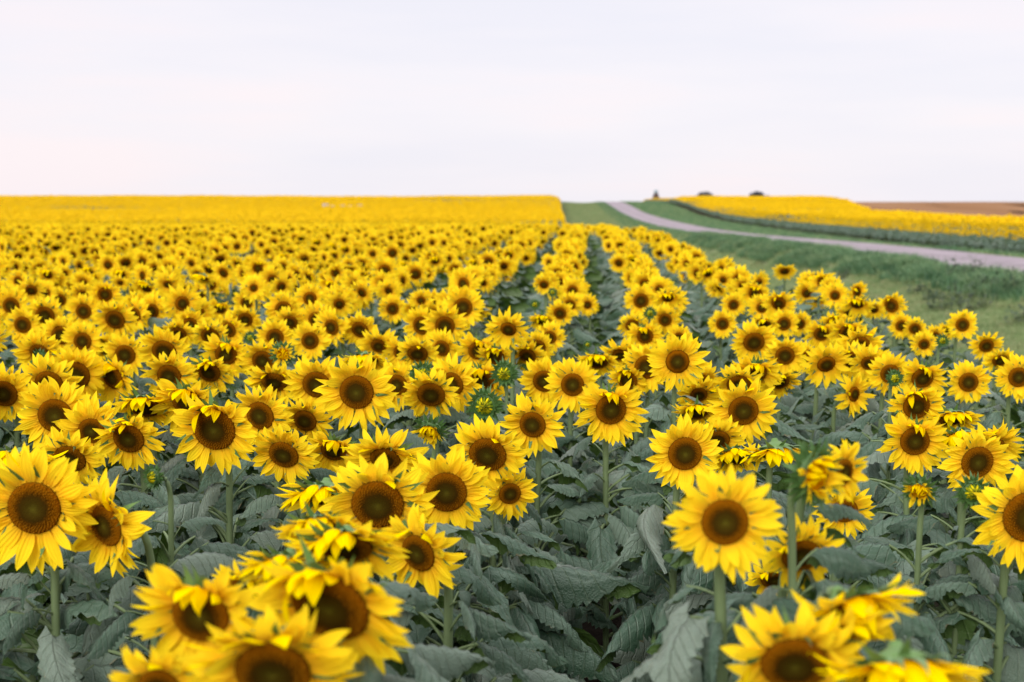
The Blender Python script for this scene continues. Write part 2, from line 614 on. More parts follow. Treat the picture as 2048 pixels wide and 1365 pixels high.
def sunflower(head, W, yaw, nod, var, seed, label, group, near=True, bud=None, nleaf=10):
    rng = random.Random(seed)
    rot = head_rot(yaw, nod, rng.uniform(-12, 12) if HEADSPEC[var][0] or bud is not None else rng.uniform(0, 360))
    n = rot @ Vector((0, 0, 1))
    head = Vector(head)
    q_ = 0.10 if bud is None else 0.045
    bx = head.x - n.x * q_ + rng.gauss(0, 0.02); by = head.y - n.y * q_ + abs(rng.gauss(0, 0.02))
    base = Vector((bx, by, float(gz(bx, by))))
    root = plant_root('sunflower' if bud is None else 'sunflower_bud', base, label, group)
    hl = head - base
    top = hl - n * (0.17 * W)
    pts = stalk_pts(top, n, 0.13 if bud is None else 0.07)
    mb = MB()
    rr = 0.0105 if bud is None else 0.0075
    tube(mb, pts, [rr * (1.15 - 0.35 * i / len(pts)) for i in range(len(pts))], 8, 0)
    link('stalk', mb.mesh('stalk_mesh', M_STALK), root)
    L = leaf_set(rng, pts[-2].z, nleaf)
    if near:
        for (h, az, s, tilt) in L:
            link('leaf', LEAVES[rng.randrange(len(LEAVES))], root, leafM(along(pts, h), az, s, tilt))
    else:
        fm = MB()
        for (h, az, s, tilt) in L:
            fm.join(MIDLEAF[rng.randrange(len(MIDLEAF))], leafM(along(pts, h), az, s, tilt), None, rng.random())
        link('foliage', fm.mesh('foliage_mesh', [M_LEAF, M_STALK]), root)
    HM = Matrix.Translation(hl) @ rot.to_4x4() @ Matrix.Scale(W, 4)
    if bud is None:
        a, b, c = (HEADS if near else MIDHEADS_ME)[var]
        hd = link('flower_head', a, root, HM)
        link('petal_ring', b, hd); link('disc', c, hd)
    else:
        a, b = BUDS[bud]
        hd = link('bud', a, root, HM)
        link('petal_ring', b, hd)
    return root


# ------------------------------------------------------------------ the flowers one can single out
# px, py of the face in the photo (2048 wide), width, yaw (+ = turned to the right), nod, head kind, name for the label
HERO = [
 (68,1017,240,2,4,0,'big open sunflower facing the viewer at the left edge'), (212,1052,200,-32,8,2,'sunflower turned left with a leaf across its disc'),
 (35,930,180,0,52,6,'sunflower bowed behind the big open one at the left edge'), (110,832,148,4,8,3,'clear round sunflower above the bowed one at the left edge'),
 (182,862,130,10,12,5,''), (257,878,132,-3,20,6,'sunflower with folded top petals left of the green bud'), (428,860,175,-6,14,7,'wide sunflower with petals hanging like a skirt and folded top'),
 (290,815,130,0,48,7,''), (375,807,140,-5,30,8,''), (8,788,112,0,15,1,''), (140,918,130,-5,30,4,''), (520,832,128,-14,12,9,'sunflower right behind the skirted one, turned left'),
 (22,612,75,0,6,0,''), (45,650,72,0,6,3,''), (90,632,78,2,16,4,''), (167,623,70,0,6,0,''), (230,640,88,-3,22,9,''), (268,630,70,-15,10,2,''), (305,622,72,-20,8,5,''),
 (122,671,78,3,12,4,''), (165,683,80,0,6,0,''), (250,710,85,0,15,1,''), (210,697,66,-10,15,2,''), (328,703,100,0,24,1,''), (338,752,105,0,20,9,''), (452,710,98,3,18,8,''),
 (418,745,96,-3,30,6,''), (458,660,72,-20,14,2,''), (420,672,74,0,30,4,''), (225,755,112,-26,15,8,''), (150,752,120,8,12,1,''), (98,768,122,0,22,3,''), (78,705,96,0,32,5,''),
 (12,775,108,0,28,4,''), (358,668,72,-10,35,9,''), (490,640,62,6,25,1,''), (493,606,54,0,10,0,''), (440,618,52,0,30,8,''), (120,600,50,0,20,4,''),
 (567,620,72,-6,10,1,''), (580,645,66,0,28,3,''), (632,640,70,0,5,0,''), (550,675,72,0,10,1,''), (620,682,74,0,5,3,''), (663,655,76,-24,10,2,''),
 (785,618,56,0,6,0,''), (926,615,80,0,4,3,'lone round sunflower standing higher than its neighbours in the middle'), (868,630,62,-6,22,5,''), (890,652,86,-3,14,9,''), (843,652,76,-18,12,1,''),
 (720,660,72,-12,24,1,''), (757,692,78,0,30,5,''), (835,708,82,0,36,4,''), (884,697,76,-18,12,2,''), (955,702,82,2,14,8,''), (990,714,76,-10,30,7,''), (803,705,72,-8,14,8,''),
 (730,722,100,0,58,7,''), (525,722,92,0,16,9,''), (548,765,104,-2,40,4,''), (633,770,116,-3,18,1,'sunflower with tall ragged petals right of the opening bud'),
 (713,785,150,-2,8,9,'fully open sunflower in the middle with a broad brown ring'), (795,770,100,-18,12,2,''), (862,790,112,-2,28,4,''), (905,768,112,-26,14,2,''), (965,762,104,-12,20,8,''),
 (1282,602,64,0,8,3,''), (1330,640,62,-4,12,2,''), (1265,652,56,2,24,4,''), (1290,673,72,-5,16,8,''), (1358,676,50,-8,8,0,''), (1240,710,78,0,40,5,''), (1293,735,98,-8,10,1,''),
 (1255,762,80,-18,20,7,''), (1145,770,102,2,3,0,'upright round sunflower with neat petals above the folded one'), (1088,763,92,-8,14,1,''), (1195,724,84,-4,46,7,''),
 (1222,820,136,6,10,8,'sunflower with folded upper petals over a lone stalk and big leaf'), (1065,850,124,-12,10,2,'sunflower beside the big green bud, a leaf tip at its disc'),
 (1100,675,62,-14,14,2,''), (1075,695,66,-8,24,4,''), (1140,610,52,-8,20,2,''), (1120,627,52,-8,18,1,''), (1085,642,56,-6,42,7,''), (1175,610,44,-12,10,5,''), (1467,610,48,0,6,0,''),
 (1445,648,54,0,5,3,''), (1508,685,86,0,22,1,''), (1055,712,74,-12,34,9,''), (1510,748,106,4,34,8,''), (1398,790,86,0,34,5,''), (1478,770,96,-4,36,4,''),
 (1487,822,130,0,10,9,'sunflower with one petal folded down over its disc'), (1370,908,138,4,6,1,'sunflower with swept ragged petals above the blurred one'), (1435,880,104,-3,32,3,''),
 (1393,825,92,0,46,7,''), (1470,915,112,6,50,6,'bowed sunflower with green bracts showing beside the ragged one'), (1450,1045,208,0,2,0,'large soft-focus sunflower facing the viewer beside the leafy furrow'),
 (1552,905,140,14,70,7,'flower seen from above with pale folded petals and green bracts'), (1688,945,122,40,4,2,'sunflower turned right behind the thick half-open bud'),
 (1690,1022,112,0,16,9,''), (1830,883,128,-2,8,8,'dark-eyed sunflower right of the second furrow'), (1955,925,132,6,10,1,'sunflower directly above the green bud near the right edge'),
 (1833,813,106,2,14,7,''), (1905,838,104,6,54,7,''), (1925,880,124,-6,55,6,''), (2058,1035,205,0,4,4,'large sunflower cut by the right edge'), (1985,892,114,0,40,5,''),
 (1568,648,56,-3,8,1,''), (1600,648,48,0,8,0,''), (1643,668,68,3,22,8,''), (1670,650,66,-6,20,7,''), (1695,665,76,2,28,8,''), (1720,692,86,0,22,9,''), (1702,722,78,0,20,4,''),
 (1738,727,78,-10,26,5,''), (1783,612,58,-28,10,6,'tall sunflower turned left against the grass'), (1803,652,48,2,10,1,''), (1830,658,46,-6,14,4,''), (1925,650,58,0,3,3,'single round sunflower against the green verge'),
 (1893,662,42,8,18,8,''), (1870,672,44,-4,16,5,''), (1848,689,52,-4,14,2,''), (1973,692,62,-3,24,9,''), (1780,748,84,0,10,0,''), (1845,757,94,0,20,8,''), (1937,765,82,-3,5,3,''),
 (2037,755,88,0,5,0,''), (2000,722,60,0,38,4,''), (1570,712,78,-3,14,1,''), (1607,715,62,-20,14,5,''), (1560,765,78,6,40,6,''),
 (401,1232,262,-4,14,8,'soft-focus sunflower at the bottom with a petal fallen over its disc'), (545,1345,335,2,26,9,'largest sunflower, cut by the bottom edge'),
 (660,1215,335,-16,24,7,'huge blurred sunflower near the bottom with drooping upper petals'), (690,1095,232,0,48,6,'bowed blurred sunflower behind the huge one'),
 (836,1107,182,-30,12,2,'blurred sunflower turned aside at the edge of the leafy furrow'), (755,1010,212,2,18,4,'broad sunflower in the middle of the front cluster'),
 (893,985,168,-2,8,1,'sunflower with a clear dark centre at the right of the front cluster'), (975,910,152,-8,22,4,'sunflower under the big green bud with one long petal to its left'),
 (770,918,152,-2,38,5,''), (567,910,132,-10,26,3,''), (667,902,114,-4,34,8,''), (610,842,104,-10,22,9,''), (650,992,182,-4,58,6,''), (1020,988,104,14,12,2,''),
 (1589,1330,272,-3,26,4,'blurred sunflower at the bottom right of the furrow'), (1695,1225,270,30,48,8,'blurred sunflower bowed to the right with long drooping petals'),
 (1800,1345,310,4,58,7,'bowed sunflower at the bottom edge with green bracts on top'), (1550,1160,112,0,38,4,'dark-faced sunflower low in the shade of leaves'),
 (318,1375,200,0,20,2,''),
 (690,560,46,0,14,0,''), (945,565,40,0,8,3,''), (575,1135,195,-4,54,6,'bowed blurred flower at the back left of the front cluster'), (640,1062,175,6,44,7,''), (1655,1280,235,14,46,9,''), (1602,1112,155,8,26,4,''),
 (500,1180,150,-20,40,11,''),
 (1215,930,0,0,0,0,None),
]
# px, py, width, yaw, nod, bud kind
BUDLIST = [
 (305,955,50,-35,0,1,'small spiky bud on a thin stalk beside the skirted flower'), (80,716,32,0,10,0,'little green bud in front of a bowed flower'),
 (500,676,24,0,0,1,'tiny bud among the flowers of the middle rows'), (565,708,48,10,0,3,'half-open bud with ragged yellow petals on a bare stalk'),
 (845,750,52,0,0,1,'yellow-centred bud on a straight stalk'), (1008,748,54,-6,0,0,'dark green spiky bud beside a pale leaf'),
 (969,812,70,-6,0,0,'large round green bud with a star of yellow inside'), (860,862,66,-20,40,2,'half-open bud hanging its face down'),
 (1632,950,125,36,0,2,'thick half-open bud seen from the side'), (1838,982,66,-25,25,3,'half-open bud with crumpled yellow petals'),
 (1946,985,66,0,0,0,'round green bud in front of a sunflower near the right edge'), (1885,682,26,0,0,0,'small round bud against the far right flowers'),
 (1790,757,34,4,0,1,'green bud standing before an open sunflower'), (1300,627,26,0,0,0,'small bud in the row right of the furrow'), (1175,690,16,0,0,0,'tiny green bud at the furrow edge'),
 (1105,585,18,0,0,1,'tiny opening bud far along a row'), (1070,610,20,0,0,0,'small dark bud in the row left of the furrow'),
]

POINTS = []      # (x, y) of every plant placed by hand, to keep the rows from doubling them


def depth_for(py, D):
    dd = 0.76 * F / max(60, py - 395)
    ds = 0.245 * F / D
    return dd ** 0.72 * ds ** 0.28


DEPTH = {(1450, 1045): 2.5, (1632, 950): 2.6, (1688, 945): 2.9, (545, 1345): 2.0, (660, 1215): 2.15, (401, 1232): 2.25, (1589, 1330): 2.1, (1695, 1225): 2.2,
         (1800, 1345): 1.95, (690, 1095): 2.6, (318, 1375): 2.1, (575, 1135): 2.6, (640, 1062): 2.75, (1655, 1280): 2.15, (1602, 1112): 2.75, (500, 1180): 2.7}
hero_rows = []
for i, (px, py, D, yaw, nod, var, nm) in enumerate(HERO):
    if D == 0:
        continue
    d = DEPTH.get((px, py)) or depth_for(py, D)
    hero_rows.append(dict(px=px, py=py, D=D, yaw=yaw, nod=nod, var=var, nm=nm, d=d, bud=None, seed=1000 + i))
for i, (px, py, D, yaw, nod, bk, nm) in enumerate(BUDLIST):
    d = DEPTH.get((px, py)) or 0.74 * F / (py - 395)
    hero_rows.append(dict(px=px, py=py, D=D, yaw=yaw, nod=nod, var=0, nm=nm, d=d, bud=bk, seed=3000 + i))

ROW = 0.76
ORD = ['first', 'second', 'third', 'fourth', 'fifth', 'sixth', 'seventh', 'eighth', 'ninth', 'tenth', 'eleventh', 'twelfth', 'thirteenth', 'fourteenth',
       'fifteenth', 'sixteenth', 'seventeenth', 'eighteenth', 'nineteenth', 'twentieth']


def ordn(i):
    if i < 20:
        return ORD[i]
    t = ['twenty', 'thirty', 'forty', 'fifty', 'sixty', 'seventy', 'eighty', 'ninety'][(i + 1) // 10 - 2]
    return t + '-' + ORD[(i + 1) % 10 - 1] if (i + 1) % 10 else t[:-1] + 'ieth'


# ------------------------------------------------------------------ rows of the near field beyond the hand placed ones
rng = np.random.default_rng(5)
HERO_FAR = 9.6
near_pts, far_pts = [], []


def inframe(x, y, z, m=0):
    v = CMI @ (Vector((x, y, z)) - Vector((0, 0, CAMZ)))
    if v.z > -0.3:
        return False
    px, py = 1024 - F * v.x / v.z, 682.5 + F * v.y / v.z
    return -m < px < 2048 + m and -m < py < 1365 + m * 1.5


rows_pts = []
for k in range(2, -46, -1):
    y = 1.2 + rng.uniform(0, 0.25)
    while y < 62:
        sp = 0.225
        y += sp * rng.uniform(0.75, 1.25)
        x = (k + 0.5) * ROW + float(shift(y)) + rng.normal(0, 0.075)
        if x > edge(y) + 0.15:
            continue
        rows_pts.append((k, x, y))
cand = []
stuff_pts = []
for (k, x, y) in rows_pts:
    hz = (1.40 if k < 1 else 1.36) + float(np.clip(rng.normal(0, 0.075), -0.16, 0.08))
    if not inframe(x, y, hz, 420):
        continue
    inside = inframe(x, y, hz, 30)
    px, py = pix((x, y, hz))
    # the hand placed flowers cover the front; rows take over behind them
    lim = 580 + 12 * math.sin(px * 0.01)
    if inside and (py > lim or y < 3):
        if py > 790 or y < 3:
            continue
        Df = 0.21 * F / y
        bad = False
        for h in hero_rows:
            q = math.hypot(h['px'] - px, (h['py'] - py))
            if q < 0.26 * h['D'] or (h['d'] > y - 0.25 and q < 0.32 * Df + 0.27 * h['D']):
                bad = True
                break
        if bad:
            continue
    mg = 30 + 0.62 * 0.235 * F / y
    if not inside and y < 5.5 and (-mg < px < 2048 + mg or y < 2.2):
        continue
    if inside:
        cand.append((y, k, x, hz))
    else:
        stuff_pts.append((x, y, hz))
cand.sort()
NIND = 300 - len(hero_rows)
for (y, k, x, hz) in cand[NIND:]:
    stuff_pts.append((x, y, hz))

# ------------------------------------------------------------------ labels
def attr_words(h):
    w = []
    if h['nod'] >= 44: w.append('deeply bowed')
    elif h['nod'] >= 26: w.append('bowed')
    elif h['nod'] <= 6: w.append('upright')
    if h['yaw'] <= -18: w.append('left-turned')
    elif h['yaw'] >= 18: w.append('right-turned')
    return w


heroes_lab = [h for h in hero_rows if h['nm']]
used = set(h['nm'] for h in heroes_lab)
SHORT = {}
for h in heroes_lab:
    SHORT[id(h)] = h['nm']


def unlabelled_label(h):
    """where a flower stands, measured from the closest flower that has a look of its own"""
    best = sorted(heroes_lab, key=lambda q: math.hypot(q['px'] - h['px'], (q['py'] - h['py']) * 1.3))
    words = ' '.join(attr_words(h))
    kind = (words + ' sunflower').strip()
    for q in best[:6]:
        dx, dy = h['px'] - q['px'], h['py'] - q['py']
        ref = KEYS[id(q)]
        dirs = []
        if abs(dx) > abs(dy) * 1.2:
            dirs = ['right of' if dx > 0 else 'left of', ('above ' if dy < 0 else 'below ') + ('right of' if dx > 0 else 'left of')]
        else:
            dirs = ['behind' if dy < 0 else 'in front of', ('behind and right of' if dx > 0 else 'behind and left of') if dy < 0 else ('before and right of' if dx > 0 else 'before and left of')]
        for dr in dirs:
            for pre in ('', 'small ' if h['D'] < 70 else 'medium '):
                s = f'{pre}{kind} {dr} the {ref}'
                if len(s.split()) <= 16 and s not in used:
                    used.add(s)
                    return s
    for i in range(1, 19):
        for q in best[:3]:
            s = f'{ORD[i]} {kind} counted out from the {KEYS[id(q)]}'
            if len(s.split()) <= 16 and s not in used:
                used.add(s)
                return s
    return kind


SHORTKEY = {'big open sunflower facing the viewer at the left edge': 'big open sunflower at the left edge',
            'sunflower turned left with a leaf across its disc': 'sunflower with the leaf across its disc',
            'sunflower bowed behind the big open one at the left edge': 'bowed flower at the left edge',
            'clear round sunflower above the bowed one at the left edge': 'clear round sunflower near the left edge',
            'sunflower with folded top petals left of the green bud': 'folded sunflower left of the spiky bud',
            'wide sunflower with petals hanging like a skirt and folded top': 'wide sunflower with skirt-like petals',
            'sunflower right behind the skirted one, turned left': 'flower right behind the skirted one',
            'lone round sunflower standing higher than its neighbours in the middle': 'lone high round sunflower in the middle',
            'sunflower with tall ragged petals right of the opening bud': 'sunflower with tall ragged petals',
            'fully open sunflower in the middle with a broad brown ring': 'open sunflower with the broad brown ring',
            'upright round sunflower with neat petals above the folded one': 'neat upright round sunflower in the middle',
            'sunflower with folded upper petals over a lone stalk and big leaf': 'folded sunflower over the lone stalk',
            'sunflower beside the big green bud, a leaf tip at its disc': 'sunflower with the leaf tip at its disc',
            'sunflower with one petal folded down over its disc': 'sunflower with one petal folded down',
            'sunflower with swept ragged petals above the blurred one': 'sunflower with swept ragged petals',
            'bowed sunflower with green bracts showing beside the ragged one': 'bowed sunflower beside the swept ragged one',
            'large soft-focus sunflower facing the viewer beside the leafy furrow': 'large soft-focus sunflower beside the furrow',
            'flower seen from above with pale folded petals and green bracts': 'flower with pale folded petals',
            'sunflower turned right behind the thick half-open bud': 'flower behind the thick half-open bud',
            'dark-eyed sunflower right of the second furrow': 'dark-eyed sunflower right of the second furrow',
            'sunflower directly above the green bud near the right edge': 'sunflower above the round bud at right',
            'large sunflower cut by the right edge': 'large sunflower cut by the right edge',
            'tall sunflower turned left against the grass': 'tall left-turned sunflower against the grass',
            'single round sunflower against the green verge': 'single round sunflower against the verge',
            'soft-focus sunflower at the bottom with a petal fallen over its disc': 'soft-focus sunflower with a fallen petal',
            'largest sunflower, cut by the bottom edge': 'largest sunflower at the bottom edge',
            'huge blurred sunflower near the bottom with drooping upper petals': 'huge blurred sunflower near the bottom',
            'bowed blurred sunflower behind the huge one': 'bowed flower behind the huge blurred one',
            'blurred sunflower turned aside at the edge of the leafy furrow': 'blurred sunflower turned to the furrow',
            'broad sunflower in the middle of the front cluster': 'broad sunflower of the front cluster',
            'sunflower with a clear dark centre at the right of the front cluster': 'dark-centred sunflower of the front cluster',
            'sunflower under the big green bud with one long petal to its left': 'sunflower under the big green bud',
            'blurred sunflower at the bottom right of the furrow': 'blurred sunflower right of the furrow',
            'blurred sunflower bowed to the right with long drooping petals': 'blurred flower with long drooping petals',
            'bowed sunflower at the bottom edge with green bracts on top': 'bowed flower with green bracts at the bottom',
            'bowed blurred flower at the back left of the front cluster':'bowed flower of the front cluster',
            'dark-faced sunflower low in the shade of leaves': 'dark-faced sunflower low among leaves',
            'small spiky bud on a thin stalk beside the skirted flower': 'spiky bud beside the skirted flower',
            'little green bud in front of a bowed flower': 'little green bud at far left',
            'tiny bud among the flowers of the middle rows': 'tiny bud of the middle rows',
            'half-open bud with ragged yellow petals on a bare stalk': 'ragged half-open bud on a bare stalk',
            'yellow-centred bud on a straight stalk': 'yellow-centred bud',
            'dark green spiky bud beside a pale leaf': 'dark green spiky bud',
            'large round green bud with a star of yellow inside': 'large round green bud',
            'half-open bud hanging its face down': 'hanging half-open bud',
            'thick half-open bud seen from the side': 'thick half-open bud',
            'half-open bud with crumpled yellow petals': 'crumpled half-open bud',
            'round green bud in front of a sunflower near the right edge': 'round green bud near the right edge',
            'small round bud against the far right flowers': 'small round bud at far right',
            'green bud standing before an open sunflower': 'green bud before an open sunflower',
            'small bud in the row right of the furrow': 'small bud right of the furrow',
            'tiny green bud at the furrow edge': 'tiny bud at the furrow edge',
            'tiny opening bud far along a row': 'tiny opening bud',
            'small dark bud in the row left of the furrow': 'small dark bud left of the furrow'}
KEYS = {}
for h in heroes_lab:
    KEYS[id(h)] = SHORTKEY[h['nm']]
for h in hero_rows:
    if not h['nm']:
        h['nm'] = unlabelled_label(h)

G_NEAR = 'sunflowers standing in the front rows'
G_BUD = 'unopened sunflowers among the front rows'
G_MID = 'sunflowers in the rows behind the front ones'
for h in hero_rows:
    P = at(h['px'], h['py'], h['d'])
    W = h['D'] * h['d'] / F * (1.02 if h['bud'] is None else 0.85)
    sunflower(P, W, h['yaw'], h['nod'], h['var'], h['seed'], h['nm'], G_BUD if h['bud'] is not None else G_NEAR, True, h['bud'], 30 if h['d'] < 6.5 else 20)

cnt = {}
rr_ = random.Random(9)
for (y, k, x, hz) in cand[:NIND]:
    c = cnt[k] = cnt.get(k, -1) + 1
    nod = max(2, rr_.gauss(21, 16)); yaw = rr_.gauss(-4, 19)
    side = f'row {ordn(-k - 1)} left of' if k < 0 else f'row {ordn(k)} right of'
    look = 'bowed' if nod > 26 else 'upright' if nod < 9 else 'open'
    rowname = (ordn(-k - 1) + ' row left') if k < 0 else (ordn(k) + ' row right')
    lab = f'{look} sunflower, {ordn(c)} behind the front flowers in the {rowname} of the furrow'
    z = float(gz(x, y)) + hz
    sunflower((x, y, z), min(0.25, rr_.gauss(0.208, 0.024)), yaw, nod, rr_.randrange(16), int(y * 1000), lab, G_MID, False, None, 11)


# ------------------------------------------------------------------ the mass of sunflowers (one object per field, instanced)
def whole_plant(seed, far=False):
    rng = random.Random(seed)
    mb = MB()                       # materials: petal, disc, bract, leaf, stalk
    H = 1.40
    nod = max(2, rng.gauss(21, 16)); yaw = rng.gauss(-4, 20)
    if far:
        nod = max(0, rng.gauss(14, 10))
    rot = head_rot(yaw, nod, rng.uniform(0, 20))
    n = rot @ Vector((0, 0, 1))
    head = Vector((n.x * 0.10, n.y * 0.10, H))
    W = rng.gauss(0.215, 0.018) if not far else 0.25
    pts = stalk_pts(head - n * 0.17 * W, n, k=4 if far else 6)
    t = MB(); tube(t, pts, [0.012] * len(pts), 3 if far else 5, 0)
    mb.join(t, None, 4)
    for (h, az, s, tilt) in leaf_set(rng, pts[-2].z, 7 if far else 16, 1.2 if far else 1.14):
        src = (FARLEAF if far else MIDLEAF)[rng.randrange(4)]
        lm = MB(); lm.join(src, leafM(along(pts, h), az, s, tilt), None, rng.random())
        lm.m = [3 if q == 0 else 4 for q in lm.m]
        mb.join(lm)
    HM = Matrix.Translation(head) @ rot.to_4x4() @ Matrix.Scale(W, 4)
    if far:
        rd = 0.19
        mb.join(petals(seed, rd, 0, 0.2, 0, 22), HM, 0)
        mb.join(disc(seed, rd, 0), HM, 1)
    else:
        a, b, c = MIDHEADS[seed % 16]
        mb.join(a, HM, 2); mb.join(b, HM, 0); mb.join(c, HM, 1)
    return mb.mesh('sunflower_mesh', [M_PETAL, M_DISC, M_BRACT, M_LEAF, M_STALK])


lib = bpy.data.collections.new('sunflower_sources')
NM, NF = 26, 10
for i in range(NM + NF):
    o = bpy.data.objects.new('sunflower_source_%02d' % i, whole_plant(700 + i, i >= NM))
    lib.objects.link(o)


def scatter(name, pts, rots, scl, idx, coll, mats):
    me = bpy.data.meshes.new(name)
    me.vertices.add(len(pts))
    me.vertices.foreach_set('co', np.asarray(pts, np.float32).ravel())
    a = me.attributes.new('rot', 'FLOAT_VECTOR', 'POINT'); a.data.foreach_set('vector', np.asarray(rots, np.float32).ravel())
    a = me.attributes.new('scl', 'FLOAT_VECTOR', 'POINT'); a.data.foreach_set('vector', np.asarray(scl, np.float32).ravel())
    a = me.attributes.new('idx', 'INT', 'POINT'); a.data.foreach_set('value', np.asarray(idx, np.int32))
    for m in mats:
        me.materials.append(m)
    o = link(name, me)
    ng = bpy.data.node_groups.new(name, 'GeometryNodeTree')
    ng.interface.new_socket('Geometry', in_out='INPUT', socket_type='NodeSocketGeometry')
    ng.interface.new_socket('Geometry', in_out='OUTPUT', socket_type='NodeSocketGeometry')
    gi = ng.nodes.new('NodeGroupInput'); go = ng.nodes.new('NodeGroupOutput')
    ci = ng.nodes.new('GeometryNodeCollectionInfo')
    ci.inputs['Collection'].default_value = coll
    ci.inputs['Separate Children'].default_value = True
    ci.inputs['Reset Children'].default_value = True
    ip = ng.nodes.new('GeometryNodeInstanceOnPoints')
    ip.inputs['Pick Instance'].default_value = True

    def na(nm, ty):
        n = ng.nodes.new('GeometryNodeInputNamedAttribute'); n.data_type = ty
        n.inputs['Name'].default_value = nm
        return n.outputs['Attribute']
    e = ng.nodes.new('FunctionNodeEulerToRotation')
    L = ng.links.new
    L(na('rot', 'FLOAT_VECTOR'), e.inputs[0])
    L(gi.outputs[0], ip.inputs['Points']); L(ci.outputs[0], ip.inputs['Instance'])
    L(na('idx', 'INT'), ip.inputs['Instance Index']); L(e.outputs[0], ip.inputs['Rotation']); L(na('scl', 'FLOAT_VECTOR'), ip.inputs['Scale'])
    L(ip.outputs[0], go.inputs[0])
    md = o.modifiers.new('scatter', 'NODES')
    md.node_group = ng
    return o


def visible_mask(x, y, margin=420):
    """inside the picture's width, with a margin"""
    px = 1111 + F * x / np.maximum(y, 1.0)
    return (px > -margin) & (px < 2048 + margin)


HIVES = [(651, 413, 1.0), (664, 415, 0.72), (686, 415, 0.8), (702, 415.5, 0.8), (720, 414, 0.78)]
HIVE_D = 268.0
hive_xy = [(float(at(px, py, HIVE_D).x), HIVE_D) for px, py, _ in HIVES]


def field(x0, x1, y0, y1, sp, keep):
    """plants on rows parallel to the road"""
    ks = np.arange(math.floor(x0 / ROW) - 1, math.ceil(x1 / ROW) + 1)
    ys = np.arange(y0, y1, sp)
    K, Y = np.meshgrid(ks, ys)
    X = ((K + 0.5) * ROW + shift(Y) + rng.normal(0, 1, K.shape) * np.where(Y > 150, 0.16, 0.07)).ravel()
    Y = (Y + rng.uniform(-0.1, 0.1, K.shape)).ravel()
    m = keep(X, Y) & visible_mask(X, Y)
    # thin patches where the crop came up poorly
    thin = np.sin(X * 0.043 + 1.3 + np.sin(Y * 0.021) * 2) + np.sin(Y * 0.11 + X * 0.012) + 0.6 * np.sin(X * 0.17 + Y * 0.06)
    m &= rng.random(len(X)) > np.clip(0.5 * (thin - 0.5), 0, 0.78)
    for hx, hy in hive_xy:
        m &= ~((np.abs(X - hx) < 0.9) & (Y > hy - 2.5) & (Y < hy + 1.5))
    return X[m], Y[m]


parts = []
xs = np.array([p[0] for p in stuff_pts]); ys = np.array([p[1] for p in stuff_pts]); hs = np.array([p[2] for p in stuff_pts]) / 1.40
parts.append((xs, ys, hs, rng.integers(0, NM, len(xs))))
for (y0, y1, sp) in ((62, 130, 0.3), (130, 210, 0.33), (210, 300, 0.36), (300, 420, 0.4)):
    X, Y = field(-190, 1.5, y0, y1, sp, lambda x, y: x < edge(y))
    parts.append((X, Y, rng.normal(1.0, 0.075, len(X)), rng.integers(NM, NM + NF, len(X)) if y0 >= 130 else rng.integers(0, NM, len(X))))
X = np.concatenate([p[0] for p in parts]); Y = np.concatenate([p[1] for p in parts])
S = np.concatenate([p[2] for p in parts]); I = np.concatenate([p[3] for p in parts])
Z = gz(X, Y)
mass = scatter('sunflowers', np.stack([X, Y, Z], 1), np.stack([rng.normal(0, .03, len(X)), rng.normal(0, .03, len(X)), rng.normal(0, .16, len(X))], 1),
               np.stack([S, S, S], 1), I, lib, [M_PETAL, M_LEAF])
tag(mass, 'endless yellow mass of sunflowers filling the field up to its skyline', 'sunflowers', None, 'stuff')

parts = []
for (y0, y1, sp) in ((64, 130, 0.28), (130, 230, 0.33), (230, 300, 0.36), (300, 480, 0.4)):
    X, Y = field(18, 72, y0, y1, sp, lambda x, y: (x > redge(y)) & (x < rback(y)))
    front = (X < redge(Y) + 4) & (Y < 230)
    parts.append((X, Y, rng.normal(1.06, 0.05, len(X)) * (1 - 0.5 * sm(338, 352, Y) + 0.32 * sm(398, 404, Y)) * (0.74 + 0.26 * sm(0.3, 3.2, X - redge(Y))), np.where(front, rng.integers(0, NM, len(X)), rng.integers(NM, NM + NF, len(X)))))
X = np.concatenate([p[0] for p in parts]); Y = np.concatenate([p[1] for p in parts])
S = np.concatenate([p[2] for p in parts]); I = np.concatenate([p[3] for p in parts])
mass2 = scatter('sunflowers_across_road', np.stack([X, Y, gz(X, Y)], 1), np.stack([rng.normal(0, .03, len(X)), rng.normal(0, .03, len(X)), rng.normal(0, .16, len(X))], 1),
                np.stack([S, S, S], 1), I, lib, [M_PETAL, M_LEAF])
tag(mass2, 'yellow band of sunflowers with a dark leafy flank across the gravel road', 'sunflowers', None, 'stuff')


# ------------------------------------------------------------------ ground, road, stubble
def sheet(name, xs, ys, zf, m):
    xs = np.asarray(xs, float); ys = np.asarray(ys, float)
    Xg, Yg = np.meshgrid(xs, ys)
    Zg = zf(Xg, Yg)
    nx, ny = len(xs), len(ys)
    v = np.stack([Xg.ravel(), Yg.ravel(), Zg.ravel()], 1)
    f = [(j * nx + i, j * nx + i + 1, (j + 1) * nx + i + 1, (j + 1) * nx + i) for j in range(ny - 1) for i in range(nx - 1)]
    me = bpy.data.meshes.new(name)
    me.from_pydata(v.tolist(), [], f)
    me.materials.append(m)
    me.polygons.foreach_set('use_smooth', [True] * len(f))
    return link(name, me)


